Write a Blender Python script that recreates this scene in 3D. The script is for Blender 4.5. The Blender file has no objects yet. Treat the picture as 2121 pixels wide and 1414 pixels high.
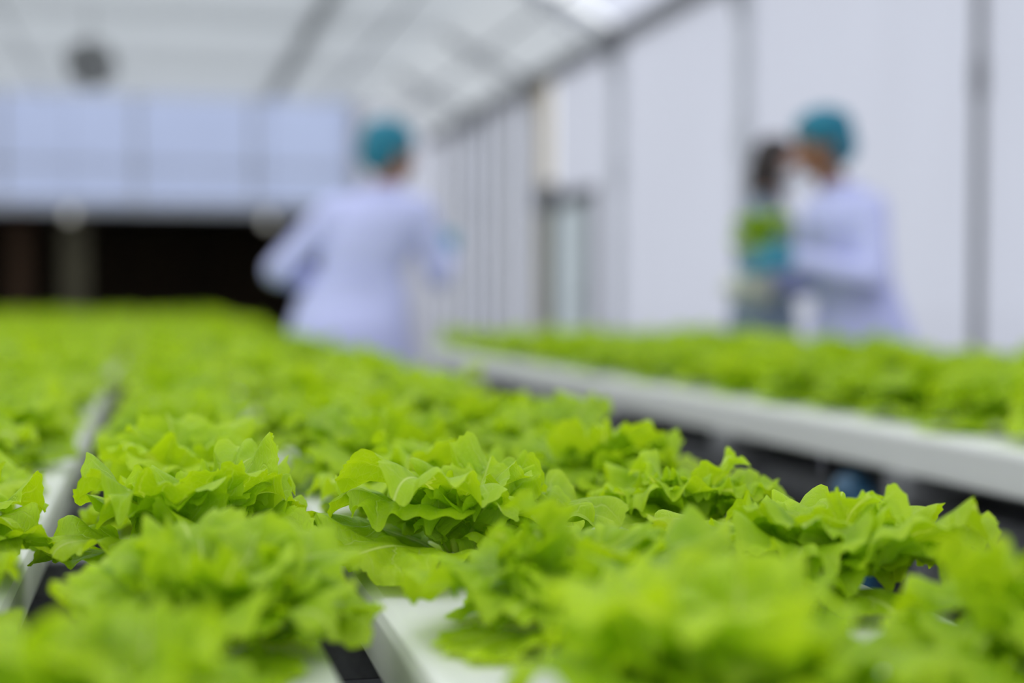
import bpy, bmesh, math, random
import numpy as np
from mathutils import Vector, Matrix

R = math.radians
PI = math.pi
scene = bpy.context.scene
C = scene.collection

# ------------------------------------------------------------------ camera, world, exposure
CAM_Z = 1.01
cam_data = bpy.data.cameras.new('camera')
cam = bpy.data.objects.new('camera', cam_data)
C.objects.link(cam)
cam.location = (0, 0, CAM_Z)
cam.rotation_euler = (R(90 - 1.85), 0, R(-14.1))
cam_data.lens = 50
cam_data.sensor_width = 36
cam_data.clip_start = 0.05
cam_data.clip_end = 200
cam_data.dof.use_dof = True
cam_data.dof.focus_distance = 1.06
cam_data.dof.aperture_fstop = 1.8
scene.camera = cam

world = bpy.data.worlds.new('overcast_sky')
scene.world = world
world.use_nodes = True
bg = world.node_tree.nodes['Background']
bg.inputs['Color'].default_value = (0.93, 0.97, 1.0, 1)
bg.inputs['Strength'].default_value = 1.6

vs = scene.view_settings
vs.view_transform = 'Standard'
vs.look = 'None'
vs.exposure = 0.0
vs.gamma = 1.0
vs.use_curve_mapping = False

# ------------------------------------------------------------------ materials
MATS = {}


def mat(name, color, rough=0.55, metal=0.0, noise=0.0, nscale=8.0, bump=0.0, bscale=60.0, spec=0.5,
        stretch=(1, 1, 1)):
    if name in MATS:
        return MATS[name]
    m = bpy.data.materials.new(name)
    m.use_nodes = True
    nt = m.node_tree
    b = nt.nodes['Principled BSDF']
    b.inputs['Base Color'].default_value = (*color, 1)
    b.inputs['Roughness'].default_value = rough
    b.inputs['Metallic'].default_value = metal
    b.inputs['Specular IOR Level'].default_value = spec
    tc = nt.nodes.new('ShaderNodeTexCoord')
    mp = nt.nodes.new('ShaderNodeMapping')
    mp.inputs['Scale'].default_value = stretch
    nt.links.new(tc.outputs['Object'], mp.inputs['Vector'])
    if noise > 0:
        n = nt.nodes.new('ShaderNodeTexNoise')
        n.inputs['Scale'].default_value = nscale
        n.inputs['Detail'].default_value = 5
        nt.links.new(mp.outputs['Vector'], n.inputs['Vector'])
        r = nt.nodes.new('ShaderNodeValToRGB')
        r.color_ramp.elements[0].position = 0.3
        r.color_ramp.elements[1].position = 0.7
        r.color_ramp.elements[0].color = (*[max(0, c * (1 - noise)) for c in color], 1)
        r.color_ramp.elements[1].color = (*[min(1, c * (1 + noise)) for c in color], 1)
        nt.links.new(n.outputs['Fac'], r.inputs['Fac'])
        nt.links.new(r.outputs['Color'], b.inputs['Base Color'])
    if bump > 0:
        n2 = nt.nodes.new('ShaderNodeTexNoise')
        n2.inputs['Scale'].default_value = bscale
        n2.inputs['Detail'].default_value = 4
        nt.links.new(mp.outputs['Vector'], n2.inputs['Vector'])
        bp = nt.nodes.new('ShaderNodeBump')
        bp.inputs['Strength'].default_value = bump
        bp.inputs['Distance'].default_value = 0.01
        nt.links.new(n2.outputs['Fac'], bp.inputs['Height'])
        nt.links.new(bp.outputs['Normal'], b.inputs['Normal'])
    MATS[name] = m
    return m


def film_mat(name, clear, clear_col, haze_col, gloss=0.0, noise=0.06):
    """plastic film / sheeting: part of the daylight passes straight, the rest is scattered"""
    m = bpy.data.materials.new(name)
    m.use_nodes = True
    nt = m.node_tree
    nt.nodes.clear()
    out = nt.nodes.new('ShaderNodeOutputMaterial')
    tr = nt.nodes.new('ShaderNodeBsdfTransparent')
    tr.inputs['Color'].default_value = (*clear_col, 1)
    tl = nt.nodes.new('ShaderNodeBsdfTranslucent')
    df = nt.nodes.new('ShaderNodeBsdfDiffuse')
    tc = nt.nodes.new('ShaderNodeTexCoord')
    mp = nt.nodes.new('ShaderNodeMapping')
    mp.inputs['Scale'].default_value = (1.2, 1.2, 0.35)
    nz = nt.nodes.new('ShaderNodeTexNoise')
    nz.inputs['Scale'].default_value = 1.6
    nz.inputs['Detail'].default_value = 3
    rp = nt.nodes.new('ShaderNodeValToRGB')
    rp.color_ramp.elements[0].color = (*[c * (1 - noise) for c in haze_col], 1)
    rp.color_ramp.elements[1].color = (*[min(1, c * (1 + noise)) for c in haze_col], 1)
    nt.links.new(tc.outputs['Object'], mp.inputs['Vector'])
    nt.links.new(mp.outputs['Vector'], nz.inputs['Vector'])
    nt.links.new(nz.outputs['Fac'], rp.inputs['Fac'])
    nt.links.new(rp.outputs['Color'], tl.inputs['Color'])
    nt.links.new(rp.outputs['Color'], df.inputs['Color'])
    m1 = nt.nodes.new('ShaderNodeMixShader')
    m1.inputs[0].default_value = 0.18
    nt.links.new(tl.outputs[0], m1.inputs[1])
    nt.links.new(df.outputs[0], m1.inputs[2])
    m2 = nt.nodes.new('ShaderNodeMixShader')
    m2.inputs[0].default_value = clear
    nt.links.new(m1.outputs[0], m2.inputs[1])
    nt.links.new(tr.outputs[0], m2.inputs[2])
    nt.links.new(m2.outputs[0], out.inputs['Surface'])
    MATS[name] = m
    return m


def leaf_mat(name, dark, light, pale, trans=0.38):
    m = bpy.data.materials.new(name)
    m.use_nodes = True
    nt = m.node_tree
    L = nt.links
    N = nt.nodes
    b = N['Principled BSDF']
    out = N['Material Output']
    at = N.new('ShaderNodeAttribute')
    at.attribute_name = 'leafco'
    sp = N.new('ShaderNodeSeparateXYZ')
    L.new(at.outputs['Vector'], sp.inputs[0])

    def math_n(op, a, bb=None, c=None):
        n = N.new('ShaderNodeMath')
        n.operation = op
        for i, v in enumerate((a, bb, c)):
            if v is None:
                continue
            if isinstance(v, (int, float)):
                n.inputs[i].default_value = v
            else:
                L.new(v, n.inputs[i])
        return n.outputs[0]

    u, v, rho = sp.outputs[0], sp.outputs[1], sp.outputs[2]
    av = math_n('ABSOLUTE', v)
    # midrib, thicker towards the base
    wrib = math_n('MULTIPLY_ADD', u, -0.024, 0.034)
    rib = math_n('SUBTRACT', 1.0, math_n('DIVIDE', av, wrib))
    rib = math_n('MAXIMUM', rib, 0.0)
    rib = math_n('MINIMUM', math_n('MULTIPLY', rib, 2.0), 1.0)
    # side veins
    nz0 = N.new('ShaderNodeTexNoise')
    nz0.inputs['Scale'].default_value = 3.0
    L.new(at.outputs['Vector'], nz0.inputs['Vector'])
    q = math_n('MULTIPLY_ADD', av, -0.85, u)
    q = math_n('MULTIPLY_ADD', nz0.outputs['Fac'], 0.25, q)
    q = math_n('FRACT', math_n('MULTIPLY', q, 5.5))
    q = math_n('ABSOLUTE', math_n('SUBTRACT', q, 0.5))
    side = math_n('MAXIMUM', math_n('SUBTRACT', 1.0, math_n('DIVIDE', q, 0.055)), 0.0)
    side = math_n('MULTIPLY', side, math_n('SUBTRACT', 1.0, math_n('POWER', rho, 3.0)))
    # fine network
    vo = N.new('ShaderNodeTexVoronoi')
    vo.feature = 'DISTANCE_TO_EDGE'
    vo.inputs['Scale'].default_value = 15
    L.new(at.outputs['Vector'], vo.inputs['Vector'])
    net = math_n('MAXIMUM', math_n('SUBTRACT', 1.0, math_n('DIVIDE', vo.outputs['Distance'], 0.07)), 0.0)
    vein = math_n('MAXIMUM', rib, math_n('MULTIPLY', side, 0.8))
    vein = math_n('MAXIMUM', vein, math_n('MULTIPLY', net, 0.16))
    # colour
    oi = N.new('ShaderNodeObjectInfo')
    nz = N.new('ShaderNodeTexNoise')
    nz.inputs['Scale'].default_value = 4.0
    nz.inputs['Detail'].default_value = 4
    L.new(at.outputs['Vector'], nz.inputs['Vector'])
    f = math_n('MULTIPLY_ADD', oi.outputs['Random'], 0.5, -0.25)
    f = math_n('ADD', f, nz.outputs['Fac'])
    f = math_n('MULTIPLY_ADD', math_n('POWER', rho, 6.0), 0.35, f)
    mx = N.new('ShaderNodeMix')
    mx.data_type = 'RGBA'
    mx.inputs['A'].default_value = (*dark, 1)
    mx.inputs['B'].default_value = (*light, 1)
    cl = N.new('ShaderNodeClamp')
    L.new(f, cl.inputs[0])
    L.new(cl.outputs[0], mx.inputs['Factor'])
    mv = N.new('ShaderNodeMix')
    mv.data_type = 'RGBA'
    mv.inputs['B'].default_value = (*pale, 1)
    L.new(mx.outputs['Result'], mv.inputs['A'])
    L.new(math_n('MULTIPLY', vein, 0.72), mv.inputs['Factor'])
    L.new(mv.outputs['Result'], b.inputs['Base Color'])
    b.inputs['Roughness'].default_value = 0.48
    b.inputs['Specular IOR Level'].default_value = 0.35
    bp = N.new('ShaderNodeBump')
    bp.inputs['Strength'].default_value = 0.5
    bp.inputs['Distance'].default_value = 0.0035
    hgt = math_n('MULTIPLY_ADD', vein, -0.8, math_n('MULTIPLY', nz.outputs['Fac'], 0.8))
    L.new(hgt, bp.inputs['Height'])
    L.new(bp.outputs['Normal'], b.inputs['Normal'])
    tl = N.new('ShaderNodeBsdfTranslucent')
    tcol = N.new('ShaderNodeMix')
    tcol.data_type = 'RGBA'
    tcol.blend_type = 'MULTIPLY'
    tcol.inputs['Factor'].default_value = 1.0
    tcol.inputs['B'].default_value = (1.35, 1.3, 0.5, 1)
    L.new(mv.outputs['Result'], tcol.inputs['A'])
    L.new(tcol.outputs['Result'], tl.inputs['Color'])
    ms = N.new('ShaderNodeMixShader')
    ms.inputs[0].default_value = trans
    L.new(b.outputs[0], ms.inputs[1])
    L.new(tl.outputs[0], ms.inputs[2])
    L.new(ms.outputs[0], out.inputs['Surface'])
    MATS[name] = m
    return m


LEAF = leaf_mat('lettuce_leaf', (0.25, 0.44, 0.004), (0.51, 0.70, 0.014), (0.74, 0.84, 0.26), 0.42)
STEM = mat('lettuce_stem', (0.62, 0.72, 0.35), 0.5, noise=0.1)
WHITE_PVC = mat('white_pvc', (0.82, 0.82, 0.77), 0.38, noise=0.07, nscale=3, bump=0.08, bscale=25, stretch=(1, 0.1, 1))
GALV = mat('galvanised_steel', (0.24, 0.24, 0.245), 0.5, 0.3, noise=0.25, nscale=30)
DARKSTEEL = mat('dark_steel', (0.13, 0.13, 0.135), 0.5, 0.3, noise=0.3, nscale=40)
PALESTEEL = mat('pale_steel', (0.62, 0.63, 0.66), 0.45, 0.1, noise=0.1)
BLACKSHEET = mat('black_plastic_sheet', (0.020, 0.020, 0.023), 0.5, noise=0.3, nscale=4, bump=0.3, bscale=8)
FLOORM = mat('black_weed_mat', (0.025, 0.025, 0.027), 0.85, noise=0.35, nscale=3, bump=0.3, bscale=150)
GROUND = mat('outside_bounce_ground', (0.34, 0.33, 0.31), 0.9, noise=0.2, nscale=0.5)  # ground colour lightened to bounce more daylight onto the wall sheeting
BLUEPIPE = mat('blue_pipe', (0.02, 0.09, 0.17), 0.4, noise=0.1)
FILM_CLEAR = film_mat('clear_roof_film', 0.72, (0.95, 0.96, 0.97), (0.85, 0.87, 0.9))
FILM_WALL = film_mat('white_wall_sheeting', 0.03, (0.85, 0.86, 0.94), (0.62, 0.63, 0.715))
FILM_END = film_mat('bluish_end_sheeting', 0.06, (0.70, 0.76, 0.90), (0.49, 0.56, 0.80))
SCREEN = film_mat('grey_shade_screen', 0.08, (0.6, 0.63, 0.65), (0.43, 0.44, 0.455))
BEIGE = film_mat('beige_tarpaulin', 0.02, (.7, .6, .5), (0.52, 0.46, 0.37))
OLIVE = film_mat('olive_tarpaulin', 0.02, (.4, .4, .3), (0.38, 0.35, 0.25))
PALEBLUE = film_mat('pale_blue_door_sheet', 0.05, (.7, .75, .8), (0.45, 0.50, 0.53))
GREYWALL = mat('pale_grey_board', (0.60, 0.60, 0.59), 0.6, noise=0.06)
SHED = mat('dark_brown_boarding', (0.06, 0.036, 0.016), 0.8, noise=0.4, nscale=2, stretch=(3, 1, 0.2))
FANM = mat('dark_fan_plastic', (0.055, 0.055, 0.05), 0.45, noise=0.1)
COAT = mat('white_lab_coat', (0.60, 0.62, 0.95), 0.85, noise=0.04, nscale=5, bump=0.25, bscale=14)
COAT2 = mat('slate_overalls', (0.20, 0.26, 0.32), 0.85, noise=0.08, nscale=5, bump=0.25, bscale=14)
TROUSER = mat('dark_trousers', (0.03, 0.035, 0.045), 0.85, noise=0.15)
CAPM = mat('teal_hair_cap', (0.012, 0.20, 0.30), 0.7, noise=0.18, nscale=18, bump=0.5, bscale=45)
GLOVEM = mat('teal_rubber_glove', (0.02, 0.24, 0.36), 0.5, noise=0.08)
SKIN_A = mat('brown_skin', (0.28, 0.125, 0.062), 0.5, noise=0.08)
SKIN_B = mat('light_skin', (0.56, 0.33, 0.25), 0.5, noise=0.06)
HAIRM = mat('dark_brown_hair', (0.022, 0.011, 0.008), 0.45, noise=0.4, nscale=30, stretch=(1, 1, 0.15))
SHOEM = mat('black_rubber_boot', (0.02, 0.02, 0.02), 0.4)
MASKM = mat('white_face_mask', (0.72, 0.74, 0.78), 0.8)
EYEW = mat('eye_white', (0.75, 0.74, 0.72), 0.25)
LIP = mat('lips', (0.38, 0.14, 0.12), 0.45)
BUTTON = mat('coat_button', (0.75, 0.76, 0.8), 0.3)
ROOTM = mat('pale_roots', (0.80, 0.79, 0.73), 0.8, noise=0.2)
SPONGE = mat('grey_sponge_plug', (0.45, 0.45, 0.40), 0.9, noise=0.1)
BULBM = mat('milky_glass_bulb', (0.80, 0.80, 0.74), 0.25)
BULBM.node_tree.nodes['Principled BSDF'].inputs['Emission Color'].default_value = (1, .96, .82, 1)
BULBM.node_tree.nodes['Principled BSDF'].inputs['Emission Strength'].default_value = 0.45
BLACKP = mat('black_plastic', (0.02, 0.02, 0.02), 0.4)

# ------------------------------------------------------------------ helpers


def link_mesh(name, me, m=None, parent=None, smooth=False):
    if m is not None and len(me.materials) == 0:
        me.materials.append(m)
    o = bpy.data.objects.new(name, me)
    C.objects.link(o)
    if parent is not None:
        o.parent = parent
    if smooth:
        me.shade_smooth()
    return o


def from_bm(name, bm, m, parent=None, smooth=False):
    me = bpy.data.meshes.new(name)
    bm.normal_update()
    bm.to_mesh(me)
    bm.free()
    return link_mesh(name, me, m, parent, smooth)


def empty(name, loc=(0, 0, 0), rz=0.0, parent=None):
    o = bpy.data.objects.new(name, None)
    C.objects.link(o)
    o.location = loc
    o.rotation_euler = (0, 0, rz)
    o.empty_display_size = 0.1
    if parent:
        o.parent = parent
    return o


def tag(o, label, cat, group=None, kind=None):
    o['label'] = label
    if cat:
        o['category'] = cat
    if group:
        o['group'] = group
    if kind:
        o['kind'] = kind
    return o


def b_box(bm, lo, hi, bevel=0.0):
    lo, hi = Vector(lo), Vector(hi)
    c = (lo + hi) / 2
    s = hi - lo
    g = bmesh.ops.create_cube(bm, size=1, matrix=Matrix.Translation(c) @ Matrix.Diagonal((s.x, s.y, s.z, 1)))
    if bevel > 0:
        es = list({e for v in g['verts'] for e in v.link_edges})
        bmesh.ops.bevel(bm, geom=es, offset=bevel, segments=2, affect='EDGES', profile=0.5)
    return g


def box(name, lo, hi, m, parent=None, bevel=0.0):
    bm = bmesh.new()
    b_box(bm, lo, hi, bevel)
    return from_bm(name, bm, m, parent)


def b_cone(bm, a, b, ra, rb, seg=16, caps=True):
    a, b = Vector(a), Vector(b)
    d = b - a
    q = Vector((0, 0, 1)).rotation_difference(d.normalized())
    M = Matrix.Translation((a + b) / 2) @ q.to_matrix().to_4x4()
    bmesh.ops.create_cone(bm, cap_ends=caps, segments=seg, radius1=ra, radius2=rb, depth=d.length, matrix=M)


def b_ball(bm, c, r, sub=2, M3=None):
    if not hasattr(r, '__len__'):
        r = (r, r, r)
    M = Matrix.Translation(c)
    if M3 is not None:
        M = M @ M3
    M = M @ Matrix.Diagonal((*r, 1))
    bmesh.ops.create_icosphere(bm, subdivisions=sub, radius=1.0, matrix=M)


def b_caps(bm, pts, rads, seg=14):
    """tapered limb through a list of joints"""
    for i in range(len(pts)):
        b_ball(bm, pts[i], rads[i] * 1.0, 2)
        if i:
            b_cone(bm, pts[i - 1], pts[i], rads[i - 1], rads[i], seg)


def tube(name, pts, r, m, parent=None, seg=10):
    bm = bmesh.new()
    for i in range(1, len(pts)):
        b_cone(bm, pts[i - 1], pts[i], r, r, seg)
    return from_bm(name, bm, m, parent, smooth=False)


def remesh(name, bm, voxel, m, parent=None, smooth_it=4):
    me = bpy.data.meshes.new(name)
    bm.to_mesh(me)
    bm.free()
    o = bpy.data.objects.new(name, me)
    C.objects.link(o)
    md = o.modifiers.new('remesh', 'REMESH')
    md.mode = 'VOXEL'
    md.voxel_size = voxel
    md.use_smooth_shade = True
    if smooth_it:
        sm = o.modifiers.new('smooth', 'SMOOTH')
        sm.factor = 0.5
        sm.iterations = smooth_it
    dg = bpy.context.evaluated_depsgraph_get()
    me2 = bpy.data.meshes.new_from_object(o.evaluated_get(dg))
    me2.name = name
    bpy.data.objects.remove(o)
    bpy.data.meshes.remove(me)
    me2.materials.clear()
    return link_mesh(name, me2, m, parent, smooth=True)


def sheet(name, p00, p10, p11, p01, m, parent, nu=12, nv=12, sag=0.0, seed=0):
    """a flexible sheet spanning four corners, gently billowing"""
    p = [np.array(q, float) for q in (p00, p10, p11, p01)]
    rng = np.random.default_rng(seed)
    n = np.cross(p[1] - p[0], p[3] - p[0])
    n /= np.linalg.norm(n)
    ph = rng.uniform(0, 6.28, 4)
    vs_, fs = [], []
    for j in range(nv + 1):
        for i in range(nu + 1):
            u, v = i / nu, j / nv
            q = p[0] * (1 - u) * (1 - v) + p[1] * u * (1 - v) + p[2] * u * v + p[3] * (1 - u) * v
            w = math.sin(PI * u) * math.sin(PI * v) ** 0.5
            d = sag * w * (0.6 + 0.4 * math.sin(5 * u + ph[0]) * math.cos(4 * v + ph[1])) \
                + sag * 0.35 * w * math.sin(17 * u + 2.5 * math.sin(3 * v + ph[2]) + ph[3])
            vs_.append(q + n * d)
    for j in range(nv):
        for i in range(nu):
            a = j * (nu + 1) + i
            fs.append((a, a + 1, a + nu + 2, a + nu + 1))
    me = bpy.data.meshes.new(name)
    me.from_pydata([tuple(q) for q in vs_], [], fs)
    return link_mesh(name, me, m, parent, smooth=True)


# ------------------------------------------------------------------ the greenhouse shell
WX, WXL = 3.48, -5.2          # side walls
YB, YE = -6.0, 17.9           # wall behind the camera, end wall
EAVE, CEIL, XS = 2.96, 3.62, 2.60
SCR = CEIL - 0.20

bm = bmesh.new()
b_box(bm, (WXL - .2, YB - .2, -0.06), (WX + .2, YE + 7.0, 0.0))
fl = from_bm('floor', bm, FLOORM)
tag(fl, 'dark woven ground cover on the greenhouse floor', None, kind='structure')
bm = bmesh.new()
b_box(bm, (-60, -60, -0.2), (60, 70, -0.07))  # slab added to stop sky light coming from beneath
gr = from_bm('ground_outside', bm, GROUND)
tag(gr, 'ground slab around the greenhouse, paled to bounce daylight onto the walls', None, kind='structure')

bays = [-6.0, -3.6, -1.2, 1.2, 3.55, 5.45, 7.95, 10.35, 12.75, 15.2, 17.9]

# right wall -----------------------------------------------------------------
wr = empty('wall_right', (WX, 0, 0))
tag(wr, 'long wall of white translucent sheeting between grey posts', None, kind='structure')
for i in range(len(bays) - 1):
    y0, y1 = bays[i], bays[i + 1]
    if i == 8:
        continue
    if i == 7:
        y1 = 11.05
    sheet('sheet_panel', (0, y0, 0.0), (0, y1, 0.0), (0, y1, EAVE), (0, y0, EAVE), FILM_WALL, wr,
          sag=0.035, seed=i)
# the boarded bay with the service door (between y 10.35 and 15.2)
sheet('tarpaulin', (-.02, 12.3, 1.85), (-.02, 13.0, 1.85), (-.02, 13.0, EAVE), (-.02, 12.3, EAVE), BEIGE, wr, sag=.02, seed=52)
sheet('sheet_panel', (0, 11.05, 1.9), (0, 12.3, 1.9), (0, 12.3, EAVE), (0, 11.05, EAVE), FILM_WALL, wr, sag=0.02, seed=50)
sheet('sheet_panel', (0, 13.0, 0), (0, 15.2, 0), (0, 15.2, EAVE), (0, 13.0, EAVE), FILM_WALL, wr, sag=0.03, seed=51)
sheet('tarpaulin', (-.02, 12.36, 0), (-.02, 13.0, 0), (-.02, 13.0, 1.85), (-.02, 12.36, 1.85), OLIVE, wr, sag=.02, seed=53)
for k, yy in enumerate((13.55, 14.1, 14.65, 15.9, 16.6, 17.2)):
    box('stud', (-0.06, yy - 0.05, 0), (-0.01, yy + 0.05, EAVE), GREYWALL, wr)
for yy in bays[:-1]:
    r_ = 0.024 if abs(yy - 5.45) < .01 else 0.045
    m_ = DARKSTEEL if abs(yy - 5.45) < .01 else PALESTEEL
    bm = bmesh.new()
    b_cone(bm, (-0.05, yy, 0), (-0.05, yy, EAVE), r_, r_, 14)
    b_box(bm, (-0.11, yy - .07, 0), (0.0, yy + .07, 0.012))
    b_cone(bm, (-0.05, yy, 1.86), (-0.05, yy, 2.02), r_ * 1.35, r_ * 1.35, 14)
    from_bm('post', bm, m_, wr)
# gutter along the eave, with its brackets
bm = bmesh.new()
prof = [(-0.13, 0.0), (0.03, 0.0), (0.03, 0.10), (0.02, 0.10), (0.02, 0.012), (-0.12, 0.012), (-0.12, 0.10), (-0.13, 0.10)]
ring = [[bm.verts.new((x, y, EAVE - 0.03 + z)) for x, z in prof] for y in (YB, YE)]
for k in range(8):
    bm.faces.new((ring[0][k], ring[0][(k + 1) % 8], ring[1][(k + 1) % 8], ring[1][k]))
bm.faces.new(ring[0][::-1])
bm.faces.new(ring[1])
from_bm('gutter', bm, GALV, wr)
for yy in bays[1:-1]:
    bm = bmesh.new()
    b_box(bm, (-0.19, yy - .045, EAVE - .12), (-0.02, yy + .045, EAVE + 0.08), 0.008)
    b_cone(bm, (-0.15, yy, EAVE - .05), (-0.05, yy, EAVE - .45), 0.015, 0.015, 10)
    from_bm('gutter_bracket', bm, GALV, wr)

# service door in the right wall
dr = empty('door_1', (WX - 0.02, 0, 0))
tag(dr, 'pale blue service door with a grey header box in the right wall', None, kind='structure')
sheet('door_leaf', (0, 11.12, 0.02), (0, 12.2, 0.02), (0, 12.2, 1.79), (0, 11.12, 1.79), PALEBLUE, dr, sag=.01, seed=54)
bm = bmesh.new()
b_box(bm, (-0.05, 11.04, 0), (0.02, 11.12, 1.88))
b_box(bm, (-0.05, 12.2, 0), (0.02, 12.36, 1.88))
b_box(bm, (-0.05, 11.04, 1.79), (0.02, 12.36, 1.90))
from_bm('door_frame', bm, GALV, dr)
bm = bmesh.new()
b_box(bm, (-0.16, 11.9, 1.76), (-0.04, 12.32, 1.98), 0.01)
from_bm('header_box', bm, GALV, dr)
bm = bmesh.new()
b_cone(bm, (-0.03, 11.22, 1.0), (-0.09, 11.22, 1.0), 0.012, 0.012, 10)
b_cone(bm, (-0.085, 11.22, 1.0), (-0.085, 11.36, 1.0), 0.011, 0.011, 10)
from_bm('door_handle', bm, GALV, dr)

# left wall and wall behind (close the place, out of the picture)
wl = empty('wall_left', (WXL, 0, 0))
tag(wl, 'left side wall of white translucent sheeting', None, kind='structure')
wb = empty('wall_back', (0, YB, 0))
tag(wb, 'gable wall of sheeting behind the camera', None, kind='structure')
for i in range(len(bays) - 1):
    sheet('sheet_panel', (0, bays[i + 1], 0), (0, bays[i], 0), (0, bays[i], CEIL), (0, bays[i + 1], CEIL), FILM_WALL, wl,
          nu=6, nv=6, sag=0.03, seed=100 + i)
    box('post', (-0.02, bays[i] - .04, 0), (0.06, bays[i] + .04, CEIL), PALESTEEL, wl)
xs_b = [WXL, -3.0, -0.8, 1.4, WX]
for i in range(4):
    sheet('sheet_panel', (xs_b[i + 1], 0, 0), (xs_b[i], 0, 0), (xs_b[i], 0, CEIL), (xs_b[i + 1], 0, CEIL), FILM_CLEAR, wb,
          nu=6, nv=6, sag=0.03, seed=130 + i)

# end wall: bluish sheeting above a wide dark opening, boards to the right
we = empty('wall_end', (0, YE, 0))
tag(we, 'end wall of bluish sheeting above a wide dark opening', None, kind='structure')
OT, OX = 2.08, 2.4
ex = [WXL, -3.4, -1.75, -0.2, 1.2, OX]
for i in range(len(ex) - 1):
    sheet('sheet_panel', (ex[i], 0, OT + .5), (ex[i + 1], 0, OT + .5), (ex[i + 1], 0, CEIL), (ex[i], 0, CEIL), FILM_END, we,
          sag=-0.02, seed=200 + i)
    sheet('sheet_panel', (ex[i], 0, OT), (ex[i + 1], 0, OT), (ex[i + 1], 0, OT + .5), (ex[i], 0, OT + .5), FILM_END, we,
          sag=-0.015, seed=220 + i)
    box('mullion', (ex[i] - .03, -.05, OT), (ex[i] + .03, 0, CEIL), PALESTEEL, we)
box('rail', (WXL, -.05, OT + .48), (OX, 0, OT + .53), PALESTEEL, we)
box('lintel', (WXL, -.1, OT - .06), (OX + .1, 0.02, OT + .06), PALESTEEL, we)
box('jamb', (OX, -.1, 0), (OX + .12, 0.1, CEIL), PALESTEEL, we)
sheet('sheet_panel', (OX + .12, 0, 0), (WX, 0, 0), (WX, 0, CEIL), (OX + .12, 0, CEIL), FILM_WALL, we, sag=-0.02, seed=240)
# the dark shed behind the opening
sd = empty('wall_shed', (0, YE, 0))
tag(sd, 'dark brown boarded shed behind the wide opening', None, kind='structure')
for k in range(10):
    x0 = WXL + k * 0.78
    box('wall_board', (x0, 6.0, 0), (x0 + 0.78, 6.05 + .01 * (k % 2), 2.2), SHED, sd)
box('side_board', (OX + .1, 0.1, 0), (OX + .15, 6.0, 2.2), SHED, sd)
box('side_board', (WXL - .05, 0.1, 0), (WXL, 6.0, 2.2), SHED, sd)
box('shed_ceiling', (WXL - .05, 0.03, 2.10), (OX + .15, 6.1, 2.16), SHED, sd)
SHEDP = mat('weathered_shed_post', (0.12, 0.105, 0.06), 0.8, noise=0.3)
SHEDP2 = mat('brown_shed_post', (0.08, 0.04, 0.016), 0.8, noise=0.3)
box('shed_post', (-1.10, 0.35, 0), (-0.80, 0.6, 2.1), SHEDP, sd)
box('shed_post', (-1.75, 0.8, 0), (-1.5, 1.0, 2.1), SHEDP2, sd)

# ceiling ------------------------------------------------------------------
ce = empty('ceiling', (0, 0, 0))
tag(ce, 'film and grey shade screen ceiling carried on steel beams', None, kind='structure')
xs_c = [WXL, -3.2, -1.25, 0.5, XS]
for i in range(len(bays) - 1):
    y0, y1 = bays[i], bays[i + 1]
    far = y0 > 10
    for k in range(4):
        zz_ = SCR if far else CEIL
        sheet('screen_panel' if far else 'film_panel', (xs_c[k], y0, zz_), (xs_c[k + 1], y0, zz_), (xs_c[k + 1], y1, zz_),
              (xs_c[k], y1, zz_), SCREEN if far else FILM_CLEAR, ce, nu=6, nv=6, sag=-0.03, seed=300 + i * 5 + k)
    zz_ = SCR if far else CEIL
    sheet('film_panel', (XS, y0, zz_), (WX, y0, EAVE + .06), (WX, y1, EAVE + .06), (XS, y1, zz_), SCREEN if far else FILM_WALL, ce,
          nu=6, nv=6, sag=-0.02, seed=400 + i)
for i in range(len(bays) - 1):       # film above the drawn shade screen as well
    if bays[i] > 10:
        sheet('film_panel', (WXL, bays[i], CEIL), (XS, bays[i], CEIL), (XS, bays[i + 1], CEIL), (WXL, bays[i + 1], CEIL), FILM_CLEAR, ce,
              nu=8, nv=6, sag=-0.03, seed=480 + i)
for yy in bays[1:-1]:
    bm = bmesh.new()
    b_box(bm, (WXL, yy - .05, CEIL - .13), (XS + .02, yy + .05, CEIL - .03))
    from_bm('cross_beam', bm, PALESTEEL, ce)
    bm = bmesh.new()
    b_cone(bm, (XS, yy, SCR - .05), (WX - .05, yy, EAVE), .035, .035, 10)
    from_bm('knee_beam', bm, PALESTEEL, ce)
    bm = bmesh.new()
    b_cone(bm, (XS - .05, yy, SCR - .05), (WX - .06, yy, EAVE - .22), .018, .018, 8)
    b_cone(bm, (XS + .35, yy, SCR - .22), (XS + .45, yy, EAVE + .02), .014, .014, 8)
    from_bm('truss_brace', bm, PALESTEEL, ce)
for x, w in ((1.40, .06), (-2.9, .05)):
    box('purlin', (x - w, 4.0, CEIL - .17), (x + w, YE, CEIL - .12), PALESTEEL, ce)
tube('screen_cable', [(-1.22, 4.0, SCR - .045), (-1.22, YE, SCR - .045)], .012, DARKSTEEL, ce)
for x in (2.0, 2.9):
    tube('purlin_pipe', [(x, 4.0, SCR - .06 - max(0, x - XS) * .5), (x, YE, SCR - .06 - max(0, x - XS) * .5)], .022, PALESTEEL, ce)

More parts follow.
